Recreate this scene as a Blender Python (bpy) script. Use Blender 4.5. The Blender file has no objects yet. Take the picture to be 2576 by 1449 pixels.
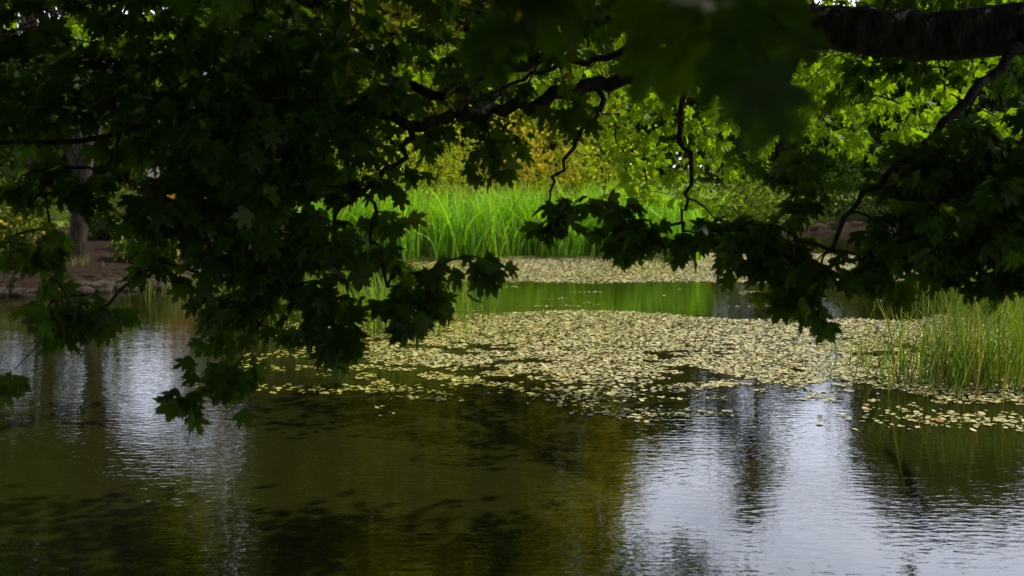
import bpy, math, random
import numpy as np
from mathutils import Vector
rng=np.random.default_rng(7); random.seed(7)
C=bpy.context.scene.collection
def nrm(a): return a/np.maximum(np.linalg.norm(a,axis=-1,keepdims=True),1e-9)

# ---------- mesh helper ----------
def make_obj(name,V,F,mat,col=None,parent=None,smooth=False):
    V=np.asarray(V,dtype=np.float32); F=np.asarray(F,dtype=np.int32)
    me=bpy.data.meshes.new(name)
    n,k=F.shape
    me.vertices.add(len(V)); me.vertices.foreach_set('co',V.ravel())
    me.loops.add(n*k); me.loops.foreach_set('vertex_index',F.ravel())
    me.polygons.add(n)
    me.polygons.foreach_set('loop_start',np.arange(0,n*k,k,dtype=np.int32))
    me.polygons.foreach_set('loop_total',np.full(n,k,dtype=np.int32))
    me.update(calc_edges=True)
    if smooth: me.polygons.foreach_set('use_smooth',np.ones(n,dtype=bool))
    if col is not None:
        a=me.color_attributes.new('Col','FLOAT_COLOR','POINT')
        c=np.ones((len(V),4),dtype=np.float32); c[:,:3]=col
        a.data.foreach_set('color',c.ravel())
    me.materials.append(mat)
    ob=bpy.data.objects.new(name,me); C.objects.link(ob)
    if parent: ob.parent=parent
    return ob
def empty(name):
    e=bpy.data.objects.new(name,None); C.objects.link(e); return e

# ---------- materials ----------
def newmat(name):
    m=bpy.data.materials.new(name); m.use_nodes=True
    nt=m.node_tree; nt.nodes.clear()
    out=nt.nodes.new('ShaderNodeOutputMaterial'); return m,nt,out
def leafmat(name,trans=0.45,gloss=0.06,rough=0.4,tint=(1.3,1.5,0.5)):
    m,nt,out=newmat(name); N=nt.nodes; L=nt.links
    at=N.new('ShaderNodeAttribute'); at.attribute_name='Col'
    nz=N.new('ShaderNodeTexNoise'); nz.inputs['Scale'].default_value=25; 
    geo=N.new('ShaderNodeNewGeometry'); L.new(geo.outputs['Position'],nz.inputs['Vector'])
    mr=N.new('ShaderNodeMapRange'); mr.inputs['To Min'].default_value=0.75; mr.inputs['To Max'].default_value=1.25
    L.new(nz.outputs['Fac'],mr.inputs['Value'])
    mul=N.new('ShaderNodeVectorMath'); mul.operation='SCALE'
    L.new(at.outputs['Color'],mul.inputs[0]); L.new(mr.outputs[0],mul.inputs['Scale'])
    d=N.new('ShaderNodeBsdfDiffuse'); L.new(mul.outputs[0],d.inputs['Color'])
    t=N.new('ShaderNodeBsdfTranslucent')
    m2=N.new('ShaderNodeVectorMath'); m2.operation='MULTIPLY'; m2.inputs[1].default_value=tint
    L.new(mul.outputs[0],m2.inputs[0]); L.new(m2.outputs[0],t.inputs['Color'])
    mx=N.new('ShaderNodeMixShader'); mx.inputs[0].default_value=trans
    L.new(d.outputs[0],mx.inputs[1]); L.new(t.outputs[0],mx.inputs[2])
    g=N.new('ShaderNodeBsdfGlossy'); g.inputs['Roughness'].default_value=rough
    mx2=N.new('ShaderNodeMixShader'); mx2.inputs[0].default_value=gloss
    L.new(mx.outputs[0],mx2.inputs[1]); L.new(g.outputs[0],mx2.inputs[2])
    L.new(mx2.outputs[0],out.inputs[0]); return m
def barkmat(name,c1,c2,scale=18):
    m,nt,out=newmat(name); N=nt.nodes; L=nt.links
    geo=N.new('ShaderNodeNewGeometry')
    mp=N.new('ShaderNodeMapping'); mp.inputs['Scale'].default_value=(1,1,0.35); L.new(geo.outputs['Position'],mp.inputs[0])
    nz=N.new('ShaderNodeTexNoise'); nz.inputs['Scale'].default_value=scale; nz.inputs['Detail'].default_value=8; L.new(mp.outputs[0],nz.inputs['Vector'])
    cr=N.new('ShaderNodeValToRGB'); cr.color_ramp.elements[0].position=.35; cr.color_ramp.elements[1].position=.7
    cr.color_ramp.elements[0].color=(*c1,1); cr.color_ramp.elements[1].color=(*c2,1)
    L.new(nz.outputs['Fac'],cr.inputs[0])
    b=N.new('ShaderNodeBump'); b.inputs['Distance'].default_value=.04; L.new(nz.outputs['Fac'],b.inputs['Height'])
    p=N.new('ShaderNodeBsdfPrincipled'); p.inputs['Roughness'].default_value=.9; p.inputs['Specular IOR Level'].default_value=.15
    L.new(cr.outputs[0],p.inputs['Base Color']); L.new(b.outputs[0],p.inputs['Normal']); L.new(p.outputs[0],out.inputs[0]); return m
M_LEAF=leafmat('maple_leaf_mat',.48,.010,.4,(2.3,2.5,0.25))
M_FAR=leafmat('far_leaf_mat',.45,.008,.5,(2.0,1.85,.35))
M_REED=leafmat('reed_mat',.42,.03,.4,(1.5,1.7,.3))
M_PAD=leafmat('pad_mat',.05,.07,.35,(1,1,.6))
M_BARK=barkmat('bark_mat',(.010,.008,.006),(.045,.036,.027))
M_BARK2=barkmat('bark_light_mat',(.020,.017,.012),(.075,.06,.042),14)
M_BIRCH=barkmat('birch_bark_mat',(.35,.33,.29),(.7,.67,.6),6)
M_ROCK=barkmat('rock_mat',(.012,.009,.007),(.07,.052,.038),7)
M_PATH=barkmat('path_mat',(.22,.20,.18),(.32,.30,.27),3)

# ---------- pond outline & terrain ----------
P=[(-15,2.5),(-8,2.0),(0,1.5),(4,2.0),(6.4,4.0),(7.0,8),(8.5,13),(12,18),(16,23),(17,29),(13,33),(8,31.5),(6,28.5),(3,28),(-3,27.5),(-5.6,24.5),(-6.2,21),(-6.8,18.4),(-8.0,17.0),(-10.5,16.2),(-15,15),(-18,9)]
def catmull(P,n,closed=False):
    P=[np.array(p,float) for p in P]; out=[]
    m=len(P)
    R=range(m) if closed else range(m-1)
    for i in R:
        g=(lambda j:P[j%m]) if closed else (lambda j:P[min(max(j,0),m-1)])
        p0,p1,p2,p3=g(i-1),g(i),g(i+1),g(i+2)
        for t in np.linspace(0,1,n,endpoint=False):
            out.append(.5*((2*p1)+(-p0+p2)*t+(2*p0-5*p1+4*p2-p3)*t*t+(-p0+3*p1-3*p2+p3)*t**3))
    if not closed: out.append(P[-1])
    return np.array(out)
SH=catmull(P,5,True)
SH+= (rng.random(SH.shape)-.5)*.25
def sdist(x,y):
    x=np.asarray(x,float); y=np.asarray(y,float)
    d=np.full(x.shape,1e9); ins=np.zeros(x.shape,bool)
    A=SH; B=np.roll(SH,-1,0)
    for a,b in zip(A,B):
        e=b-a; t=np.clip(((x-a[0])*e[0]+(y-a[1])*e[1])/(e@e),0,1)
        d=np.minimum(d,np.hypot(x-a[0]-t*e[0],y-a[1]-t*e[1]))
        c=((a[1]>y)!=(b[1]>y))&(x<(b[0]-a[0])*(y-a[1])/(b[1]-a[1]+1e-12)+a[0])
        ins^=c
    return np.where(ins,-d,d)
def vnoise(x,y,s,seed=0):
    r=np.random.default_rng(seed); T=r.random((64,64))
    u=x/s; v=y/s; i=np.floor(u).astype(int); j=np.floor(v).astype(int); fu=u-i; fv=v-j
    fu=fu*fu*(3-2*fu); fv=fv*fv*(3-2*fv)
    g=lambda a,b:T[a%64,b%64]
    return (g(i,j)*(1-fu)+g(i+1,j)*fu)*(1-fv)+(g(i,j+1)*(1-fu)+g(i+1,j+1)*fu)*fv
def ground_h(x,y):
    d=sdist(x,y)
    out=.38*(1-np.exp(-np.maximum(d,0)/.5))+.02*np.minimum(np.maximum(d,0),10)*vnoise(x,y,5,3)
    out+=np.clip((np.maximum(d,0)-25)/60,0,1)*.3
    return np.where(d>0,out,np.maximum(d*.6,-1.3)), d
n=340
u=np.linspace(-1,1,n); w=34*u+700*np.abs(u)**5*np.sign(u)
X,Y=np.meshgrid(w,w+15,indexing='ij'); H,D=ground_h(X,Y)
V=np.stack([X,Y,H],-1).reshape(-1,3)
ii,jj=np.meshgrid(np.arange(n-1),np.arange(n-1),indexing='ij'); a=(ii*n+jj).ravel()
F=np.stack([a,a+n,a+n+1,a+1],1)
wl=np.where(X<-5,6.5,.25)
soil=np.clip(1.0-(D-wl-1.5*vnoise(X,Y,2.5,9))/.8,0,1).ravel()
colr=np.zeros((n*n,3)); colr[:,0]=soil
m,nt,out=newmat('ground_mat'); N=nt.nodes; L=nt.links
at=N.new('ShaderNodeAttribute'); at.attribute_name='Col'; sp=N.new('ShaderNodeSeparateColor'); L.new(at.outputs['Color'],sp.inputs[0])
geo=N.new('ShaderNodeNewGeometry')
nz=N.new('ShaderNodeTexNoise'); nz.inputs['Scale'].default_value=1.2; nz.inputs['Detail'].default_value=10; L.new(geo.outputs['Position'],nz.inputs['Vector'])
g1=N.new('ShaderNodeValToRGB'); g1.color_ramp.elements[0].position=.35; g1.color_ramp.elements[1].position=.68
g1.color_ramp.elements[0].color=(.09,.17,.012,1); g1.color_ramp.elements[1].color=(.22,.30,.03,1); L.new(nz.outputs['Fac'],g1.inputs[0])
nz2=N.new('ShaderNodeTexNoise'); nz2.inputs['Scale'].default_value=9; nz2.inputs['Detail'].default_value=10; L.new(geo.outputs['Position'],nz2.inputs['Vector'])
g2=N.new('ShaderNodeValToRGB'); g2.color_ramp.elements[0].position=.35; g2.color_ramp.elements[1].position=.7
g2.color_ramp.elements[0].color=(.012,.008,.005,1); g2.color_ramp.elements[1].color=(.045,.026,.014,1); L.new(nz2.outputs['Fac'],g2.inputs[0])
mx=N.new('ShaderNodeMix'); mx.data_type='RGBA'; L.new(sp.outputs[0],mx.inputs[0]); L.new(g1.outputs[0],mx.inputs[6]); L.new(g2.outputs[0],mx.inputs[7])
bp=N.new('ShaderNodeBump'); bp.inputs['Distance'].default_value=.08; L.new(nz2.outputs['Fac'],bp.inputs['Height'])
p=N.new('ShaderNodeBsdfPrincipled'); p.inputs['Roughness'].default_value=.95; p.inputs['Specular IOR Level'].default_value=.1; L.new(mx.outputs[2],p.inputs['Base Color']); L.new(bp.outputs[0],p.inputs['Normal']); L.new(p.outputs[0],out.inputs[0])
make_obj('ground',V,F,m,colr,smooth=True)

# water
m,nt,out=newmat('water_mat'); N=nt.nodes; L=nt.links
geo=N.new('ShaderNodeNewGeometry')
def noi(sc,det,scale3):
    mp=N.new('ShaderNodeMapping'); mp.inputs['Scale'].default_value=scale3; mp.inputs['Rotation'].default_value=(0,0,.12); L.new(geo.outputs['Position'],mp.inputs[0])
    z=N.new('ShaderNodeTexNoise'); z.inputs['Scale'].default_value=sc; z.inputs['Detail'].default_value=det; z.inputs['Roughness'].default_value=.5; L.new(mp.outputs[0],z.inputs['Vector']); return z
a1=noi(7,2,(1,2.6,1)); a2=noi(1.3,1,(1,1.8,1)); a3=noi(.35,2,(1,1,1))
# patchiness of the breeze
pr=N.new('ShaderNodeMapRange'); pr.inputs['From Min'].default_value=.35; pr.inputs['From Max'].default_value=.65; pr.inputs['To Min'].default_value=.4; pr.inputs['To Max'].default_value=1.0; L.new(a3.outputs['Fac'],pr.inputs['Value'])
mm=N.new('ShaderNodeMath'); mm.operation='MULTIPLY'; L.new(a1.outputs['Fac'],mm.inputs[0]); L.new(pr.outputs[0],mm.inputs[1])
b1=N.new('ShaderNodeBump'); b1.inputs['Strength'].default_value=1; b1.inputs['Distance'].default_value=.0025; L.new(mm.outputs[0],b1.inputs['Height'])
b2=N.new('ShaderNodeBump'); b2.inputs['Strength'].default_value=1; b2.inputs['Distance'].default_value=.0022; L.new(a2.outputs['Fac'],b2.inputs['Height']); L.new(b1.outputs[0],b2.inputs['Normal'])
df=N.new('ShaderNodeBsdfDiffuse'); df.inputs['Color'].default_value=(.0165,.0175,.0035,1)
gl=N.new('ShaderNodeBsdfGlossy'); gl.inputs['Roughness'].default_value=.02; L.new(b2.outputs[0],gl.inputs['Normal'])
fr=N.new('ShaderNodeFresnel'); fr.inputs['IOR'].default_value=1.68; L.new(b2.outputs[0],fr.inputs['Normal'])
mx=N.new('ShaderNodeMixShader'); L.new(fr.outputs[0],mx.inputs[0]); L.new(df.outputs[0],mx.inputs[1]); L.new(gl.outputs[0],mx.inputs[2]); L.new(mx.outputs[0],out.inputs[0])
make_obj('pond_water',[(-19,1,0),(18.5,1,0),(18.5,34.5,0),(-19,34.5,0)],[(0,1,2,3)],m)

# ---------- tube builder ----------
class Tubes:
    def __init__(s): s.V=[];s.F=[];s.n=0
    def add(s,pts,rad,k=8):
        pts=np.asarray(pts,float); rad=np.asarray(rad,float); m=len(pts)
        T=nrm(np.gradient(pts,axis=0)); ref=np.array([.13,.31,.94]); 
        if abs(T.mean(0)@ref)>.8*np.linalg.norm(T.mean(0)): ref=np.array([.95,.2,.1])
        A=nrm(np.cross(T,ref)); B=np.cross(T,A)
        th=np.linspace(0,2*np.pi,k,endpoint=False)
        v=pts[:,None]+rad[:,None,None]*(np.cos(th)[None,:,None]*A[:,None]+np.sin(th)[None,:,None]*B[:,None])
        s.V.append(v.reshape(-1,3))
        i,j=np.meshgrid(np.arange(m-1),np.arange(k),indexing='ij'); j2=(j+1)%k
        s.F.append((np.stack([i*k+j,i*k+j2,(i+1)*k+j2,(i+1)*k+j],-1).reshape(-1,4))+s.n); s.n+=m*k
    def obj(s,name,mat,parent=None): return make_obj(name,np.concatenate(s.V),np.concatenate(s.F),mat,parent=parent,smooth=True)

# ---------- maple leaf template ----------
half=[(0,1.0),(7,.80),(13,.84),(19,.52),(24,.50),(33,.74),(37,.70),(44,.98),(52,.68),(58,.74),(66,.42),(74,.44),(84,.62),(92,.50),(104,.52),(125,.30),(160,.20)]
def leaf_tpl(half):
    ang=[];r=[]
    for a,q in half: ang.append(a); r.append(q)
    for a,q in half[:0:-1]: ang.append(-a); r.append(q)
    ang=np.radians(ang); r=np.array(r)
    xy=np.stack([np.sin(ang)*r,np.cos(ang)*r+.7],1)
    z=-.10*r**2+.10*np.abs(np.sin(ang*2.0))*r
    k=len(r)
    V=np.concatenate([[[0,.7,0.0]],np.column_stack([xy,z]),[[-.014,0,0.05],[.014,0,.05]]])
    F=[(0,1+i,1+(i+1)%k) for i in range(k)]
    F.append((0,k+1,k+2))
    return V,np.array(F)
LT,LF=leaf_tpl(half)
LT2,LF2=leaf_tpl([(0,1.0),(22,.5),(44,.95),(66,.42),(88,.6),(130,.25)])
def leaves(name,P,T,Nn,S,mat,col,tpl,faces,parent=None):
    n=len(P); T=nrm(T); side=nrm(np.cross(T,Nn)); Nn=np.cross(side,T)
    bend=rng.normal(-.12,.18,n); tw=rng.normal(0,.15,n)
    x=tpl[:,0][None,:]; y=tpl[:,1][None,:]; z=tpl[:,2][None,:]+bend[:,None]*(np.maximum(y-.7,0))**2+tw[:,None]*x*y*.5
    V=P[:,None]+S[:,None,None]*(x[...,None]*side[:,None]+y[...,None]*T[:,None]+z[...,None]*Nn[:,None])
    k=len(tpl)
    F=(faces[None]+(np.arange(n)*k)[:,None,None]).reshape(-1,3)
    return make_obj(name,V.reshape(-1,3),F,mat,np.repeat(col,k,0),parent=parent)

# ---------- the overhanging maple ----------
maple=empty('maple_tree')
tb=Tubes(); skel=[]
def limb(pts,r0,r1,k=10,wig=.03,sub=6,reg=True):
    c=catmull(pts,sub); c[1:-1]+=rng.normal(0,wig,(len(c)-2,3))*.5
    rr=np.linspace(r0,r1,len(c)); tb.add(c,rr,k)
    if reg: skel.append(c)
# trunk with root flare
tr=catmull([(6.9,5.2,.0),(6.8,5.2,.4),(6.7,5.25,1.4),(6.6,5.3,2.6),(6.4,5.3,4.2),(6.1,5.2,6.2),(5.9,5.1,8.5)],5)
tb.add(tr,np.interp(np.linspace(0,1,len(tr)),[0,.08,.2,.5,1],[.62,.46,.38,.33,.1]),16); 
limb([(6.6,5.3,2.35),(5.6,5.6,2.8),(4.2,5.9,2.98),(3.1,6,2.99),(2.4,6.0,2.95),(1.9,6.0,3.0),(1.45,6.05,3.05)],.19,.12,14,.02)
limb([(1.9,6,3.0),(1.3,6.05,3.07),(.85,6.2,3.1),(.55,6.2,3.08),(.28,6.1,2.92),(-.05,6.0,2.75),(-.4,5.9,2.6)],.085,.03)
limb([(1.8,6,2.95),(1.35,5.8,2.8),(.92,5.6,2.72),(.46,5.5,2.64),(.03,5.4,2.52),(-.3,5.3,2.45),(-.5,5.2,2.4)],.05,.03)
limb([(1.75,6,2.95),(1.66,5.95,2.83),(1.56,5.9,2.6),(1.58,5.8,2.4),(1.46,5.7,2.2)],.04,.012)
limb([(.5,5.5,2.64),(.46,5.45,2.5),(.29,5.4,2.23),(.2,5.3,2.06)],.018,.006)
limb([(-.5,5.2,2.4),(-.6,5.1,2.2),(-.85,5,1.99),(-.97,5,1.75),(-1.18,4.9,1.53),(-1.32,4.7,1.25)],.018,.004)
limb([(-.5,5.2,2.4),(-.9,5.3,2.5),(-1.5,5.3,2.5),(-2.1,5.2,2.35),(-2.6,5,2.3)],.03,.01)
limb([(-.4,5.9,2.6),(-1.1,6,2.8),(-1.9,6.1,2.85),(-2.8,6.2,2.8)],.03,.012)
limb([(3.1,6,3.0),(2.7,5.6,2.75),(2.3,5.2,2.5),(1.9,4.9,2.2),(1.6,4.8,1.95)],.035,.01)
limb([(4.2,5.9,3.0),(3.4,5.3,2.8),(2.7,4.9,2.5),(2.3,4.8,2.2)],.05,.01)
limb([(1.0,5.65,2.75),(.9,5.4,2.4),(.95,5.3,2.1),(.9,5.2,1.9)],.02,.006)
limb([(1.0,6.15,3.05),(.6,6.6,2.9),(.2,6.9,2.85),(-.2,7.2,2.7)],.03,.008)
limb([(1.45,6.05,3.05),(1.0,6.5,3.3),(.4,6.8,3.35),(-.3,7.0,3.2)],.05,.012)
# higher limbs that carry the roof of the crown
limb([(6.4,5.3,4.0),(5.0,7,4.3),(3.5,8.7,4.1),(2.4,9.8,3.6),(1.0,10.3,3.2)],.14,.03)
limb([(6.3,5.3,4.4),(4.2,5.0,5.0),(2,4.6,5.3),(-.5,4.5,5.2),(-3,4.8,4.6),(-5,5,3.8)],.17,.03)
limb([(6.3,5.3,4.2),(4.2,3.6,4.3),(2.2,2.5,4.0),(.6,1.8,3.5),(-.2,1.6,3.0)],.12,.015)
limb([(6.3,5.3,4.9),(4.0,6.6,5.6),(1.5,7.4,5.6),(-1,7.6,5.1),(-3.6,7.6,4.2)],.14,.03)
limb([(6.2,5.2,5.5),(7,7.5,6.2),(7.5,10,6.2)],.12,.03)
limb([(6.1,5.2,5.8),(5.2,3,6.6),(4,1,6.8)],.12,.03)
limb([(-.5,7.6,5.2),(-1.2,8.6,4.5),(-1.5,9.4,3.8),(-1.5,10,3.3)],.04,.012)

# foliage masses: centre, radii, number of leaf sprays
def ell(c,r,n):
    p=nrm(rng.normal(size=(n,3)))*rng.random((n,1))**(1/2.6)
    return np.array(c)+p*np.array(r)
near=[((-1.9,5.6,2.85),(1.1,1.1,.45),150),((-.9,5.4,2.8),(.8,1.0,.45),54),((-1.45,5.3,2.35),(.65,.9,.35),80),((-2.5,5.2,2.6),(.5,.9,.25),36),
((-2.37,4.7,1.22),(.05,.05,.05),1),((-2.2,4.8,2.15),(.35,.3,.10),10),((-2.35,4.9,1.8),(.14,.3,.18),7),((-2.05,4.8,1.50),(.27,.3,.10),14),((-1.65,5,1.98),(.18,.5,.33),26),
((-1.33,4.8,1.6),(.2,.35,.42),30),((-1.40,4.7,1.22),(.1,.1,.1),5),((-1.54,4.65,1.10),(.05,.06,.04),2),((-1.15,5.0,2.1),(.35,.6,.45),50),
((-.92,4.8,1.55),(.15,.25,.22),15),((-.8,4.7,1.4),(.08,.1,.06),3),((-.47,4.8,1.60),(.15,.25,.14),11),((-.15,4.8,1.75),(.05,.06,.08),3),((-.72,5.0,1.9),(.2,.3,.15),6),
((-.6,5.2,2.35),(.3,.5,.3),13),((.15,5.8,2.95),(.7,.9,.25),17),((.05,5.3,2.4),(.45,.5,.22),9),((.22,5,1.97),(.08,.2,.12),4),((.5,5.3,2.0),(.25,.3,.08),3),
((.85,5.2,1.88),(.35,.4,.13),13),((1.2,5.0,1.85),(.25,.3,.13),12),((1.4,4.8,1.72),(.17,.25,.18),13),((1.5,4.7,1.5),(.06,.06,.08),2),((1.85,4.8,1.82),(.22,.4,.22),22),((2.2,4.8,2.05),(.4,.6,.36),66),((2.5,5.2,2.25),(.5,.7,.3),46),((2.35,4.9,1.75),(.35,.3,.12),22),
((1.6,5.4,2.2),(.4,.5,.28),12),((2.0,6.9,3.05),(1.2,.6,.5),34),((3.1,6.9,3.2),(.7,.5,.5),40),((1.1,5.8,2.95),(.5,.7,.2),7),((.3,7.0,3.0),(.8,.5,.3),8),((3.1,5.2,2.2),(.5,.8,.5),50)]
CL=np.concatenate([ell(*b) for b in near])
# close-up twigs hanging by the viewer
CL=np.concatenate([CL,ell((-.02,1.75,2.53),(.13,.25,.07),5),ell((.34,1.7,2.49),(.07,.25,.09),4),ell((.3,1.4,2.42),(.03,.06,.03),1),ell((-.40,2.2,2.65),(.25,.35,.06),3)])
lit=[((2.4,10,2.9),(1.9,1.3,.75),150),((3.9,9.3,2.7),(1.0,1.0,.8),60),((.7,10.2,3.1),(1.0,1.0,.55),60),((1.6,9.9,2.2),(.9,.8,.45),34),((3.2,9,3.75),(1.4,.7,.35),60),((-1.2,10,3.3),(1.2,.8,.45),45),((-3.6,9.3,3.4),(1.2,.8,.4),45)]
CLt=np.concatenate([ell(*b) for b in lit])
roof=[((0,5.0,4.9),(5.5,3.2,.9),520),((3.5,5.2,5.6),(4,3.4,1.3),430),((-3.6,5.0,4.0),(2.2,2.5,.8),190),((2,2.0,4.5),(4.,1.8,.9),210),((-2.5,1.5,4.3),(2.5,1.8,.7),120),((6.5,4.6,6.5),(3.6,3.6,2.4),300)]  # crown above the view, added and spread to shade the leaves below
CR=np.concatenate([ell(*b) for b in roof])
allc=np.concatenate([CL,CLt,CR]); kind=np.array([0]*len(CL)+[1]*len(CLt)+[2]*len(CR))
# twig network: every spray grows from the nearest existing wood
S0=np.concatenate(skel)
d0=np.array([np.min(np.linalg.norm(S0-c,axis=1)) for c in allc]); order=np.argsort(d0)
nodes=np.zeros((len(S0)+len(allc),3)); nodes[:len(S0)]=S0; cnt=len(S0); par={}; 
for q in order:
    c=allc[q]; dd=nodes[:cnt]-c; dist=np.linalg.norm(dd,axis=1)+.25*np.maximum(-dd[:,2],0)
    j=int(np.argmin(dist)); nodes[cnt]=c; par[cnt]=j; cnt+=1
load=np.ones(cnt)
for i in range(cnt-1,len(S0)-1,-1):
    load[par[i]]+=load[i]
outdir={}
for i in range(len(S0),cnt):
    a=nodes[par[i]]; b=nodes[i]; Lh=np.linalg.norm(b-a); 
    mid=(a+b)/2+np.array([0,0,.10*Lh])+rng.normal(0,.07*Lh,3)
    r1=.0018*math.sqrt(load[i])+.001; r0=min(.0018*math.sqrt(load[par[i]])+.001,r1*1.8+.002)
    if par[i]<len(S0): r0=r1*1.4
    tb.add([a,a*.35+mid*.65-.0,mid*.5+b*.5+(mid-(a+b)/2)*.2,b],[r0,(r0*2+r1)/3,(r0+2*r1)/3,r1],5)
    outdir[i]=nrm((b-mid)[None])[0]
tb.obj('trunk_and_branches',M_BARK,maple)
def spray(idx,nl,spread,size):
    Ps=[];Ts=[];Ns=[]
    for i in idx:
        c=nodes[i]; o=outdir[i]; k=rng.integers(*nl)
        az=rng.random()*6.28+np.arange(k)*2.4+rng.normal(0,.4,k)
        h=np.stack([np.cos(az),np.sin(az),np.zeros(k)],1)
        T=h*.7+o*.35+np.stack([0*az,0*az,-rng.uniform(.25,1.3,k)],1)
        Nn=np.stack([rng.normal(0,.5,k),rng.normal(-.25,.6,k),np.full(k,.7)],1)+h*.35
        Ps.append(c+rng.normal(0,spread,(k,3))*(1,1,.7)); Ts.append(T); Ns.append(Nn)
    Ps=np.concatenate(Ps); n=len(Ps); S=rng.uniform(*size,n)*rng.choice([1,.8,.55],n,p=[.6,.28,.12])
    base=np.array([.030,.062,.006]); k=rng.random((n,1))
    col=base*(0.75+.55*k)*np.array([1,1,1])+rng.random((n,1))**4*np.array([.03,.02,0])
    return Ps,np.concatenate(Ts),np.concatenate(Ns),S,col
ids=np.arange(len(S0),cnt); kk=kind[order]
for nm,k,nl,sp_,sz,tp in (('leaves',0,(6,10),.04,(.078,.108),(LT,LF)),('outer_leaves_lit_tint',1,(8,13),.07,(.068,.095),(LT,LF)),('crown_shade_leaves',2,(20,28),.22,(.10,.14),(LT2,LF2))):
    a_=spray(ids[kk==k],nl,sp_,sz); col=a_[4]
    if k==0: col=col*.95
    if k==1: col=col*2.8+np.array([.035,.02,0])  # outer leaves painted brighter and yellower for a sunlit look
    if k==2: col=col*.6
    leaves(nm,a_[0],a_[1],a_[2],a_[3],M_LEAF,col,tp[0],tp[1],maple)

# ---------- other trees ----------
DT=np.array([[0,-.5,0],[.38,-.1,.08],[.22,.35,0],[0,.6,-.1],[-.25,.3,0],[-.36,-.15,.08]]); DF=np.array([(0,1,2),(0,2,3),(0,3,4),(0,4,5)])
def cloudleaves(name,P,S,col,parent=None,mat=None):
    n=len(P); T=rng.normal(size=(n,3)); T[:,2]-=.5; Nn=rng.normal(size=(n,3)); Nn[:,2]+=.8
    return leaves(name,P,T,Nn,S,mat or M_FAR,col,DT,DF,parent)
def tree(name,x,y,h,r,base,col,nc=90,nl=70,ls=.2,lean=(0,0),tr=.22,bark=None,narrow=1.0,cl=.55,trunkpts=None):
    e=empty(name); t=Tubes(); z0=float(ground_h(np.array([x]),np.array([y]))[0][0])-.1
    top=np.array([x+lean[0],y+lean[1],h*.9])
    tp=catmull(trunkpts or [(x,y,z0),(x+lean[0]*.1,y,z0+.5),(x+lean[0]*.4+.1,y+lean[1]*.4,h*.4),tuple(top)],6)
    t.add(tp,np.interp(np.linspace(0,1,len(tp)),[0,.12,.5,1],[tr*1.5,tr,tr*.75,.04]),12)
    cc=[]
    zc=(base+h)/2; rz=(h-base)/2
    for i in range(nc):
        p=nrm(rng.normal(size=3))*rng.uniform(.35,1)**.5
        zz=p[2]; wd=1.0 if narrow==1 else (1-(zz+1)/2)**.8*1.6+.08
        c=np.array([x+lean[0]*.6+p[0]*r*wd,y+lean[1]*.6+p[1]*r*wd,zc+zz*rz])
        c+=rng.normal(0,.1*r,3); c[2]=max(c[2],base*.85); cc.append(c)
        s=tp[int(np.clip((c[2]-z0)/(h)*len(tp)-2,3,len(tp)-1))]
        if i%2==0:
            md=(s+c)/2+np.array([0,0,.12*np.linalg.norm(c-s)])
            t.add([s,(s+md)/2+.02,md,c],[tr*.22,tr*.17,tr*.1,.012],5)
    t.obj('trunk_and_limbs',bark or M_BARK,e)
    cc=np.array(cc); sz=rng.uniform(.6,1.3,len(cc))
    P_=np.repeat(cc,nl,0)+rng.normal(size=(len(cc)*nl,3))*np.repeat(sz,nl)[:,None]*cl*np.array([1,1,.55])*r/3.2
    P_[:,2]=np.maximum(P_[:,2],z0+.3)
    tone=np.repeat(rng.uniform(.4,1.5,len(cc)),nl)[:,None]
    cl_=np.array(col)*tone*rng.uniform(.75,1.25,(len(P_),1))
    cloudleaves('crown_foliage',P_,rng.uniform(.7,1.3,len(P_))*ls,cl_,e); return e
G=(.06,.10,.012); YG=(.34,.33,.012); MG=(.19,.21,.012); DG=(.025,.048,.011); 
tree('deciduous_tree',-8.6,19.4,11,3.2,5.6,G,80,90,.15,(1.3,0),.20,M_BARK2)
tree('deciduous_tree',-13.4,31,13,3.6,6.8,G,80,80,.18,(.5,0),.22,M_BARK2)
tree('birch_tree',-11.4,28.6,9.5,1.3,7.2,YG,22,50,.13,(2.4,0),.15,M_BIRCH,trunkpts=[(-10.9,28.6,.2),(-10.2,28.6,2.0),(-8.9,28.6,4.0),(-8.6,28.6,6.0),(-8.55,28.6,9)])
for (x,y,h,r,b,c) in [(-24,50,21,6,11.,G),(-11.8,44,21,4.4,3,MG),(-8.0,39,19,1.7,2.0,DG),(-4.8,40,21,3.4,2.2,YG),(-1.6,44,24,3.4,2.0,MG),(-.9,40,17,1.3,2,DG),(1.6,42,22,3.2,2.0,YG),(-9,54,28,6,5,MG),(-2,58,28,6,5,MG),(6.6,48,12.5,3.0,2,G),(17.8,41,12.6,3.6,1.5,DG),(24,48,15,4.5,2,G),(-32,60,22,7,12,G),(-17.5,56,8,4,1.5,G)]:
    tree('deciduous_tree',x,y,h,r,b,c,140,85,.36,(rng.normal()*.4,0),.3,cl=.66)
# unseen trees added behind the viewer and beside the pond to block low sky
for (x,y,h,r,b) in [(-7,-8,14,5.5,2),(1.5,-9.5,15,5.5,2),(10,-6,14,5.5,2),(-18,-3,14,5.5,1.5),(-23,8,13,5,1.5)]:
    tree('deciduous_tree',x,y,h,r,b,DG,90,60,.5,(.3,0),.3,cl=.7)
tree('spruce_tree',10.2,41,13.2,2.3,.8,DG,120,70,.2,(0,0),.2,narrow=.5)
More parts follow.
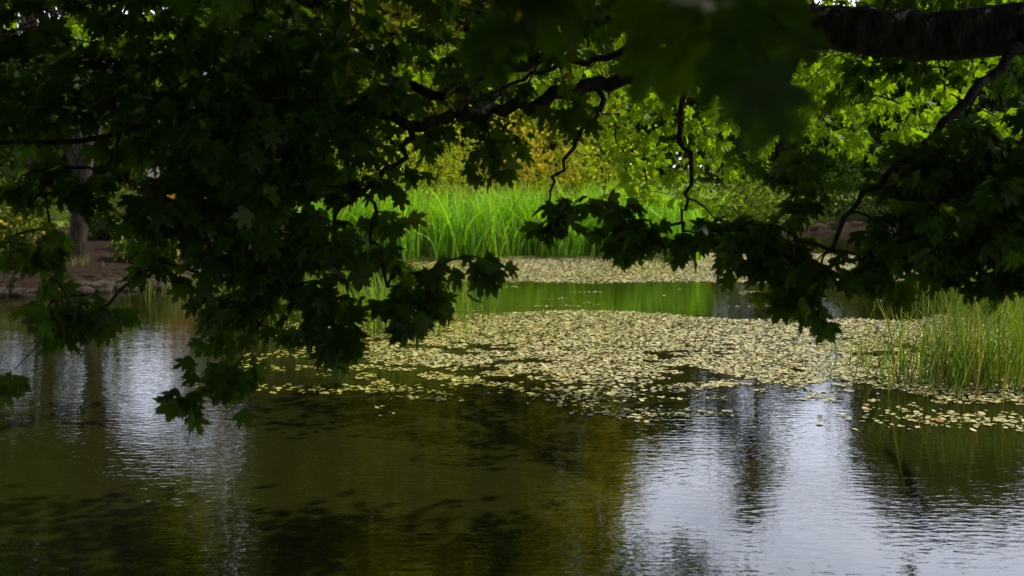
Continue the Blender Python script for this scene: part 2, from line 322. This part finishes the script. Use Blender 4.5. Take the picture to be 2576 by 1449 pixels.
# mass of distant trees behind the lawn
e=empty('distant_trees'); t=Tubes(); P_=[];cl=[]
for i in range(120):
    a=-.8+1.6*((i*.618)%1); d=rng.uniform(68,110) if i%3 else rng.uniform(140,190); x=d*math.sin(a); y=d*math.cos(a)
    h=d*rng.uniform(.10,.16); r=h*.45
    if d<135 and .07<a<.20: continue
    t.add([(x,y,0),(x,y,h*.5),(x+.3,y,h*.85)],[.35,.25,.06],7)
    k=1500; dirs=nrm(rng.normal(size=(30,3)))*rng.uniform(.4,1,(30,1)); cc=dirs*np.array([r,r,h*.48])+np.array([x,y,h*.5])
    P_.append(np.repeat(cc,k//30,0)+rng.normal(size=(k//30*30,3))*r*.24); cl.append(np.repeat((np.array(G) if i%3 else np.array(MG))[None]*rng.uniform(.6,1.3,(30,1)),k//30,0)*(1 if d<135 else .7))
t.obj('trunks',M_BARK,e); P_=np.concatenate(P_); P_[:,2]=np.maximum(P_[:,2],.4); cloudleaves('foliage',P_,rng.uniform(.6,1.2,len(P_)),np.concatenate(cl),e)

# shrubs
def shrub(name,x,y,rx,ry,h,col,n=2600,ls=.11,accent=None,fa=.1):
    z0=float(ground_h(np.array([x]),np.array([y]))[0][0]); e=empty(name); t=Tubes()
    k=36; d=nrm(rng.normal(size=(k,3))); d[:,2]=np.abs(d[:,2]); cc=d*rng.uniform(.5,1,(k,1))*np.array([rx,ry,h*.85])+np.array([x,y,z0])
    for c in cc[:16]: t.add([(x,y,z0-.1),((x+c[0])/2,(y+c[1])/2,z0+(c[2]-z0)*.6),tuple(c)],[.03,.02,.006],5)
    t.obj('stems',M_BARK,e)
    m_=n//k; P_=np.repeat(cc,m_,0)+rng.normal(size=(m_*k,3))*.2*np.array([rx,ry,h]); P_[:,2]=np.maximum(P_[:,2],z0+.03)
    co=np.array(col)*np.repeat(rng.uniform(.5,1.45,(k,1)),m_,0)*rng.uniform(.8,1.2,(len(P_),1))
    if accent is not None:
        s=rng.random(len(P_))<fa; co[s]=np.array(accent)
    cloudleaves('foliage',P_,rng.uniform(.7,1.3,len(P_))*ls,co,e)
BR=(.26,.32,.025)
for a in [(-8.4,26.6,1.2,1.0,1.1,(.11,.16,.02)),(-5.5,29.5,1.8,1.5,2.6,(.15,.21,.025)),(-2.6,31,2,1.5,3.6,BR,4000),(.4,31.5,1.8,1.4,3.2,(.28,.28,.03),4000,.11,(.5,.28,.08),.12),(2.8,33,1.6,1.4,3.8,BR,4000),(8.6,34,1.8,1.4,1.9,(.12,.18,.02)),(11.5,35.5,2.2,1.4,2.2,(.07,.12,.02)),(15,36.5,2.4,1.6,2.5,DG),(19,34,2.2,2,2.6,DG),(19.5,29,2,2,2.2,G),(16,21,1.8,1.6,1.6,G),(-13,25,1.6,1.2,1.5,(.08,.11,.02)),(-16.5,22,1.8,1.5,2,G),(-9.3,24,1.2,.8,1.2,(.06,.09,.02)),(-13,20,1.3,1,1.3,(.05,.08,.02))]:
    shrub('shrub',*a)
shrub('astilbe_plant',-7.5,21.6,.7,.6,1.5,(.07,.10,.03),2200,.08,(.42,.16,.09),.45)
shrub('flowering_plant',-11.0,21.4,.9,.6,1.0,(.08,.12,.02),1800,.08,(.5,.40,.05),.12)
shrub('flowering_plant',-7.3,19.6,.55,.5,.8,(.07,.12,.03),1500,.09,(.6,.5,.3),.06)
shrub('hosta_plant',-9.9,18.3,.5,.4,.4,(.07,.10,.03),700,.10)
shrub('hosta_plant',-8.9,17.9,.45,.3,.3,(.06,.10,.02),500,.08)

# stones along the bank
V=[];F=[];o=0
import bmesh
def rockmesh(px,py,pz,s):
    bm=bmesh.new(); bmesh.ops.create_icosphere(bm,subdivisions=2,radius=1)
    v=np.array([q.co[:] for q in bm.verts]); f=np.array([[q.index for q in g.verts] for g in bm.faces]); bm.free()
    v=np.sign(v)*np.abs(v)**.75; v*=1+rng.normal(0,.07,(len(v),1)); v*=np.array(s); a=rng.random()*6.28
    R=np.array([[math.cos(a),-math.sin(a),0],[math.sin(a),math.cos(a),0],[0,0,1]]); return v@R.T+np.array([px,py,pz]),f
for q in SH:
    if q[1]>13 and q[0]<-5.5:
        for k in range(8):
            s=rng.uniform(.07,.22); v,f=rockmesh(q[0]+rng.normal(0,.45),q[1]+rng.normal(0,.22),rng.uniform(.0,.10),(s*1.5,s,s*.4)); V.append(v);F.append(f+o);o+=len(v)
make_obj('stone_edging',np.concatenate(V),np.concatenate(F),M_ROCK)
# footpath across the lawn
c=catmull([(40,62),(22,70),(10,78),(4,90),(-4,100)],8); T=nrm(np.gradient(c,axis=0)); s=np.stack([T[:,1],-T[:,0]],1)*1.3
hz=lambda q:ground_h(q[:,0],q[:,1])[0]+.06
A=c+s;B=c-s; V=np.concatenate([np.column_stack([A,hz(A)]),np.column_stack([B,hz(B)])]); k=len(c)
make_obj('footpath',V,[(i,i+1,k+i+1,k+i) for i in range(k-1)],M_PATH)

# ---------- reeds ----------
def blades(name,XY,Z0,h,w,col,bend=.25,seg=5,upr=.12):
    n=len(XY); az=rng.random(n)*6.28; lean=np.abs(rng.normal(0,upr,n)); b=np.abs(rng.normal(0,bend,n))
    face=az+rng.normal(0,1.,n)+1.57
    t=np.linspace(0,1,seg+1)[None]; hh=h[:,None]
    off=(lean[:,None]*t+b[:,None]*t**3)*hh; z=Z0[:,None]+hh*t*(1-.25*(b[:,None]*t)**2)-.25*hh*b[:,None]*t**4
    cx=XY[:,0:1]+np.cos(az)[:,None]*off; cy=XY[:,1:2]+np.sin(az)[:,None]*off
    ww=w[:,None]*np.array([.8,1,1,.85,.5,.05])[None,:seg+1]*.5
    tw=face[:,None]+t*rng.normal(0,.6,n)[:,None]
    dx=np.cos(tw)*ww; dy=np.sin(tw)*ww
    V=np.stack([np.stack([cx-dx,cy-dy,z],-1),np.stack([cx+dx,cy+dy,z],-1)],2).reshape(-1,3)
    base=(np.arange(n)*(seg+1)*2)[:,None]; i=np.arange(seg)[None]*2
    F=np.stack([base+i,base+i+1,base+i+3,base+i+2],-1).reshape(-1,4)
    cc=np.repeat(col,(seg+1)*2,0)
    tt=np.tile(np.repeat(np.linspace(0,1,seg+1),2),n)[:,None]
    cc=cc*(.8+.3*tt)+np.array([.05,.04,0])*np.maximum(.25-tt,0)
    return make_obj(name,V,F,M_REED,cc)
def reedcol(n,base,dead=.08):
    c=np.array(base)*rng.uniform(.4,1.45,(n,1))*np.column_stack([rng.uniform(.8,1.25,n),np.ones(n),np.ones(n)])
    s=rng.random(n)<dead; c[s]=np.array([.28,.22,.09])*rng.uniform(.6,1.1,(s.sum(),1)); return c
n=4300; tu=rng.random((n*2,2))*np.array([9.8,4.2])+np.array([-5.2,23.0])
front=23.2+.5*np.sin(tu[:,0]*.9)+.45*vnoise(tu[:,0],tu[:,0]*0,1.1,5)-.02*tu[:,0]
tu=tu[(tu[:,1]>front)&(vnoise(tu[:,0],tu[:,1],.5,8)>.38)][:n]; n=len(tu)
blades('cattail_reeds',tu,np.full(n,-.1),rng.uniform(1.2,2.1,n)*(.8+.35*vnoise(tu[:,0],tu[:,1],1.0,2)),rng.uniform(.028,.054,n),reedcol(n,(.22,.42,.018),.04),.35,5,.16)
def clump(name,c,r,n,h,base,w=(.008,.014),dead=.15,up=.13):
    q=rng.normal(size=(n,2))*.5*np.array(r)+np.array(c); 
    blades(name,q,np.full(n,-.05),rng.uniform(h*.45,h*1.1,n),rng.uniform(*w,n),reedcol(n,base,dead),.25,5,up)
RG=(.11,.18,.015)
clump('reed_clump',(4.6,9.9),(.9,.55),560,.98,RG,up=.2)
clump('reed_clump',(5.9,10.6),(.9,.9),450,1.05,RG,up=.2)
clump('reed_clump',(6.9,14.2),(.9,1.3),500,1.5,RG)
clump('reed_clump',(-1.55,13.1),(.7,.5),230,.95,(.15,.26,.015),dead=.1)
clump('reed_clump',(-2.7,14.3),(.9,.8),330,1.0,(.15,.26,.015),dead=.1)
clump('reed_clump',(-.7,14.2),(.35,.3),60,1.0,(.15,.26,.015),dead=.1)
clump('reed_clump',(-5.4,16.8),(.8,.6),160,.6,(.14,.2,.03),dead=.1)
clump('reed_clump',(3.7,10.9),(.5,.5),26,.6,RG)
clump('ornamental_grass',(-8.3,18.5),(.4,.3),400,.6,(.14,.15,.04),dead=.4,up=.35)
clump('ornamental_grass',(-7.9,22.4),(.5,.3),500,1.9,(.30,.20,.10),dead=.8,up=.1)
# turf fringe on the near bank
n=14000; q=rng.random((n,2))*np.array([16,5])+np.array([-7,-2.5]); dd=sdist(q[:,0],q[:,1]); q=q[dd>.05]; n=len(q); z=ground_h(q[:,0],q[:,1])[0]
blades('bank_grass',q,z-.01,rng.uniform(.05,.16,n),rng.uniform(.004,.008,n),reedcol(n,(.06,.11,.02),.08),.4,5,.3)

# ---------- floating leaves ----------
def padfield(n,x0,x1,y0,y1,dens):
    q=rng.random((n,2))*np.array([x1-x0,y1-y0])+np.array([x0,y0]); return q[rng.random(n)<dens(q[:,0],q[:,1])]
def dmain(x,y):
    near_=8.9+.25*np.sin(x*1.7)+.9*vnoise(x,y,.7,31)-.12*x-np.where(x>3,.35,0)
    far_=14.3+.5*np.sin(x*.8+1)+.5*vnoise(x,y,.8,32)
    left=-3.4+.9*vnoise(x,y,.6,33)
    a=np.clip((y-near_)/1.1,0,1)**.7*np.clip((far_-y)/.25,0,1)*np.clip((x-left)/1.4,0,1)
    g=vnoise(x,y*1.3,.6,34)*.5+vnoise(x,y*1.5,.22,35)*.5
    th=.61-.30*np.clip((y-10.0)/2.8,0,1)
    c=vnoise(x,y*1.5,1.7,36)
    return a*np.clip((g-th+.3*(c-.35)+.12)/.07,0,1)
def dfar(x,y):
    e0=18.3+.5*vnoise(x,y,1.5,41)+.04*np.abs(x-3); l=-1.6-.25*(y-18)+.6*vnoise(x,y,.8,42)
    return np.clip((y-e0)/.3,0,1)*np.clip((25.5-.1*x-y)/.3,0,1)*np.clip((x-l)/.4,0,1)*np.clip((10.4-x)/.8,0,1)*.97
def dscat(x,y): return (vnoise(x,y*1.4,.6,51)>.80)*(vnoise(x,y,.17,52)>.45)*.8
Q=np.concatenate([padfield(110000,-3.6,7.5,8,15.2,dmain),padfield(90000,-4,10.6,18,25,dfar),padfield(15000,-3.0,6.5,8.0,18,dscat)*1.0,
   rng.normal(size=(180,2))*np.array([.32,.09])+np.array([1.25,8.65]),rng.normal(size=(300,2))*np.array([.33,.2])+np.array([.75,9.4]),rng.normal(size=(200,2))*np.array([.5,.1])+np.array([-1.5,9.6]),rng.normal(size=(340,2))*np.array([.6,.15])+np.array([4.3,8.4]),rng.normal(size=(200,2))*np.array([.9,.25])+np.array([-2.2,14.6])])
keep=np.ones(len(Q),bool); grid={}; Rr=rng.uniform(.011,.036,len(Q))
for i,(x,y) in enumerate(Q):
    k=(int(x//.075),int(y//.075)); ok=True
    for a in(-1,0,1):
        for b in(-1,0,1):
            for j in grid.get((k[0]+a,k[1]+b),()):
                if (Q[j,0]-x)**2+(Q[j,1]-y)**2<((Rr[i]+Rr[j])*.60)**2: ok=False
    if ok: grid.setdefault(k,[]).append(i)
    else: keep[i]=False
Q=Q[keep];Rr=Rr[keep];n=len(Q)
th=np.linspace(.22,2*np.pi-.22,9); tp=np.concatenate([[[0.12,0]],np.stack([np.cos(th),np.sin(th)*.86],1)])
a=rng.random(n)*6.28; ca,sa=np.cos(a)[:,None],np.sin(a)[:,None]
x=(tp[:,0]*ca-tp[:,1]*sa)*Rr[:,None]+Q[:,0:1]; y=(tp[:,0]*sa+tp[:,1]*ca)*Rr[:,None]+Q[:,1:2]
z=rng.uniform(.004,.012,n)[:,None]+rng.normal(0,.14,(n,1))*(tp[:,0]*Rr[:,None])*1.0+np.abs(rng.normal(0,.004,(n,10)))*(np.arange(10)>0)
V=np.stack([x,y,np.maximum(z,.003)],-1).reshape(-1,3)
F=(np.array([(0,i,i+1) for i in range(1,9)])[None]+(np.arange(n)*10)[:,None,None]).reshape(-1,3)
mixv=np.clip(vnoise(Q[:,0],Q[:,1],1.4,61)*.6+rng.random(n)*.5-.15,0,1)[:,None]
pale=np.array([.66,.60,.33]); ygr=np.array([.46,.45,.08])
yl=np.clip((-Q[:,0]+.8)/3,0,1)[:,None]*.8; mixv=np.clip(mixv+yl-.2,0,1)  # sun glare put into pad colour, giving way to yellow at left
col=pale*(1-mixv)+ygr*mixv; col*=rng.uniform(.55,1.12,(n,1))
br=rng.random(n)<.07; col[br]=np.array([.36,.20,.05]); br=rng.random(n)<.06; col[br]=np.array([.12,.16,.03])
make_obj('lily_pads',V,F,M_PAD,np.repeat(col,10,0))

# ---------- light, sky, camera ----------
el=math.radians(50); az=math.radians(62)
sv=Vector((math.cos(el)*math.sin(az),math.cos(el)*math.cos(az),math.sin(el)))
sl=bpy.data.lights.new('sun','SUN'); sl.energy=5.0; sl.angle=math.radians(.5); sl.color=(1,.94,.80)
so=bpy.data.objects.new('sun',sl); so.rotation_euler=sv.to_track_quat('Z','Y').to_euler(); C.objects.link(so)
wd=bpy.data.worlds.new('World'); bpy.context.scene.world=wd; wd.use_nodes=True; nt=wd.node_tree; N=nt.nodes; L=nt.links; N.clear()
sk=N.new('ShaderNodeTexSky'); sk.sky_type='NISHITA'; sk.sun_disc=False; sk.sun_elevation=el; sk.sun_rotation=az
tc=N.new('ShaderNodeTexCoord'); mp=N.new('ShaderNodeMapping'); mp.inputs['Scale'].default_value=(1,1,2.6); L.new(tc.outputs['Generated'],mp.inputs[0])
nz=N.new('ShaderNodeTexNoise'); nz.inputs['Scale'].default_value=2.6; nz.inputs['Detail'].default_value=8; nz.inputs['Roughness'].default_value=.55; L.new(mp.outputs[0],nz.inputs['Vector'])
cr=N.new('ShaderNodeMapRange'); cr.inputs['From Min'].default_value=.30; cr.inputs['From Max'].default_value=.56; L.new(nz.outputs['Fac'],cr.inputs['Value'])
# cloud banks added low in the sky to brighten water reflections, clear blue overhead
sx=N.new('ShaderNodeSeparateXYZ'); L.new(tc.outputs['Generated'],sx.inputs[0])
lo=N.new('ShaderNodeMapRange'); lo.inputs['From Min'].default_value=.55; lo.inputs['From Max'].default_value=.38; L.new(sx.outputs[2],lo.inputs['Value'])
mu=N.new('ShaderNodeMath'); mu.operation='MULTIPLY'; L.new(cr.outputs[0],mu.inputs[0]); L.new(lo.outputs[0],mu.inputs[1])
mx=N.new('ShaderNodeMix'); mx.data_type='RGBA'; L.new(mu.outputs[0],mx.inputs[0]); L.new(sk.outputs[0],mx.inputs[6]); mx.inputs[7].default_value=(49,52,62,1)
bg=N.new('ShaderNodeBackground'); bg.inputs[1].default_value=.06; L.new(mx.outputs[2],bg.inputs[0])
wo=N.new('ShaderNodeOutputWorld'); L.new(bg.outputs[0],wo.inputs[0])
cam=bpy.data.cameras.new('camera'); co=bpy.data.objects.new('camera',cam); C.objects.link(co); bpy.context.scene.camera=co
co.location=(0,0,2.2); co.rotation_euler=(math.radians(90-7.05),0,0); cam.lens=35; cam.sensor_width=36; cam.clip_end=3000; cam.clip_start=.05
cam.dof.use_dof=True; cam.dof.focus_distance=8; cam.dof.aperture_fstop=2.2
vs=bpy.context.scene.view_settings; vs.view_transform='Standard'; vs.look='None'; vs.exposure=0; vs.gamma=1
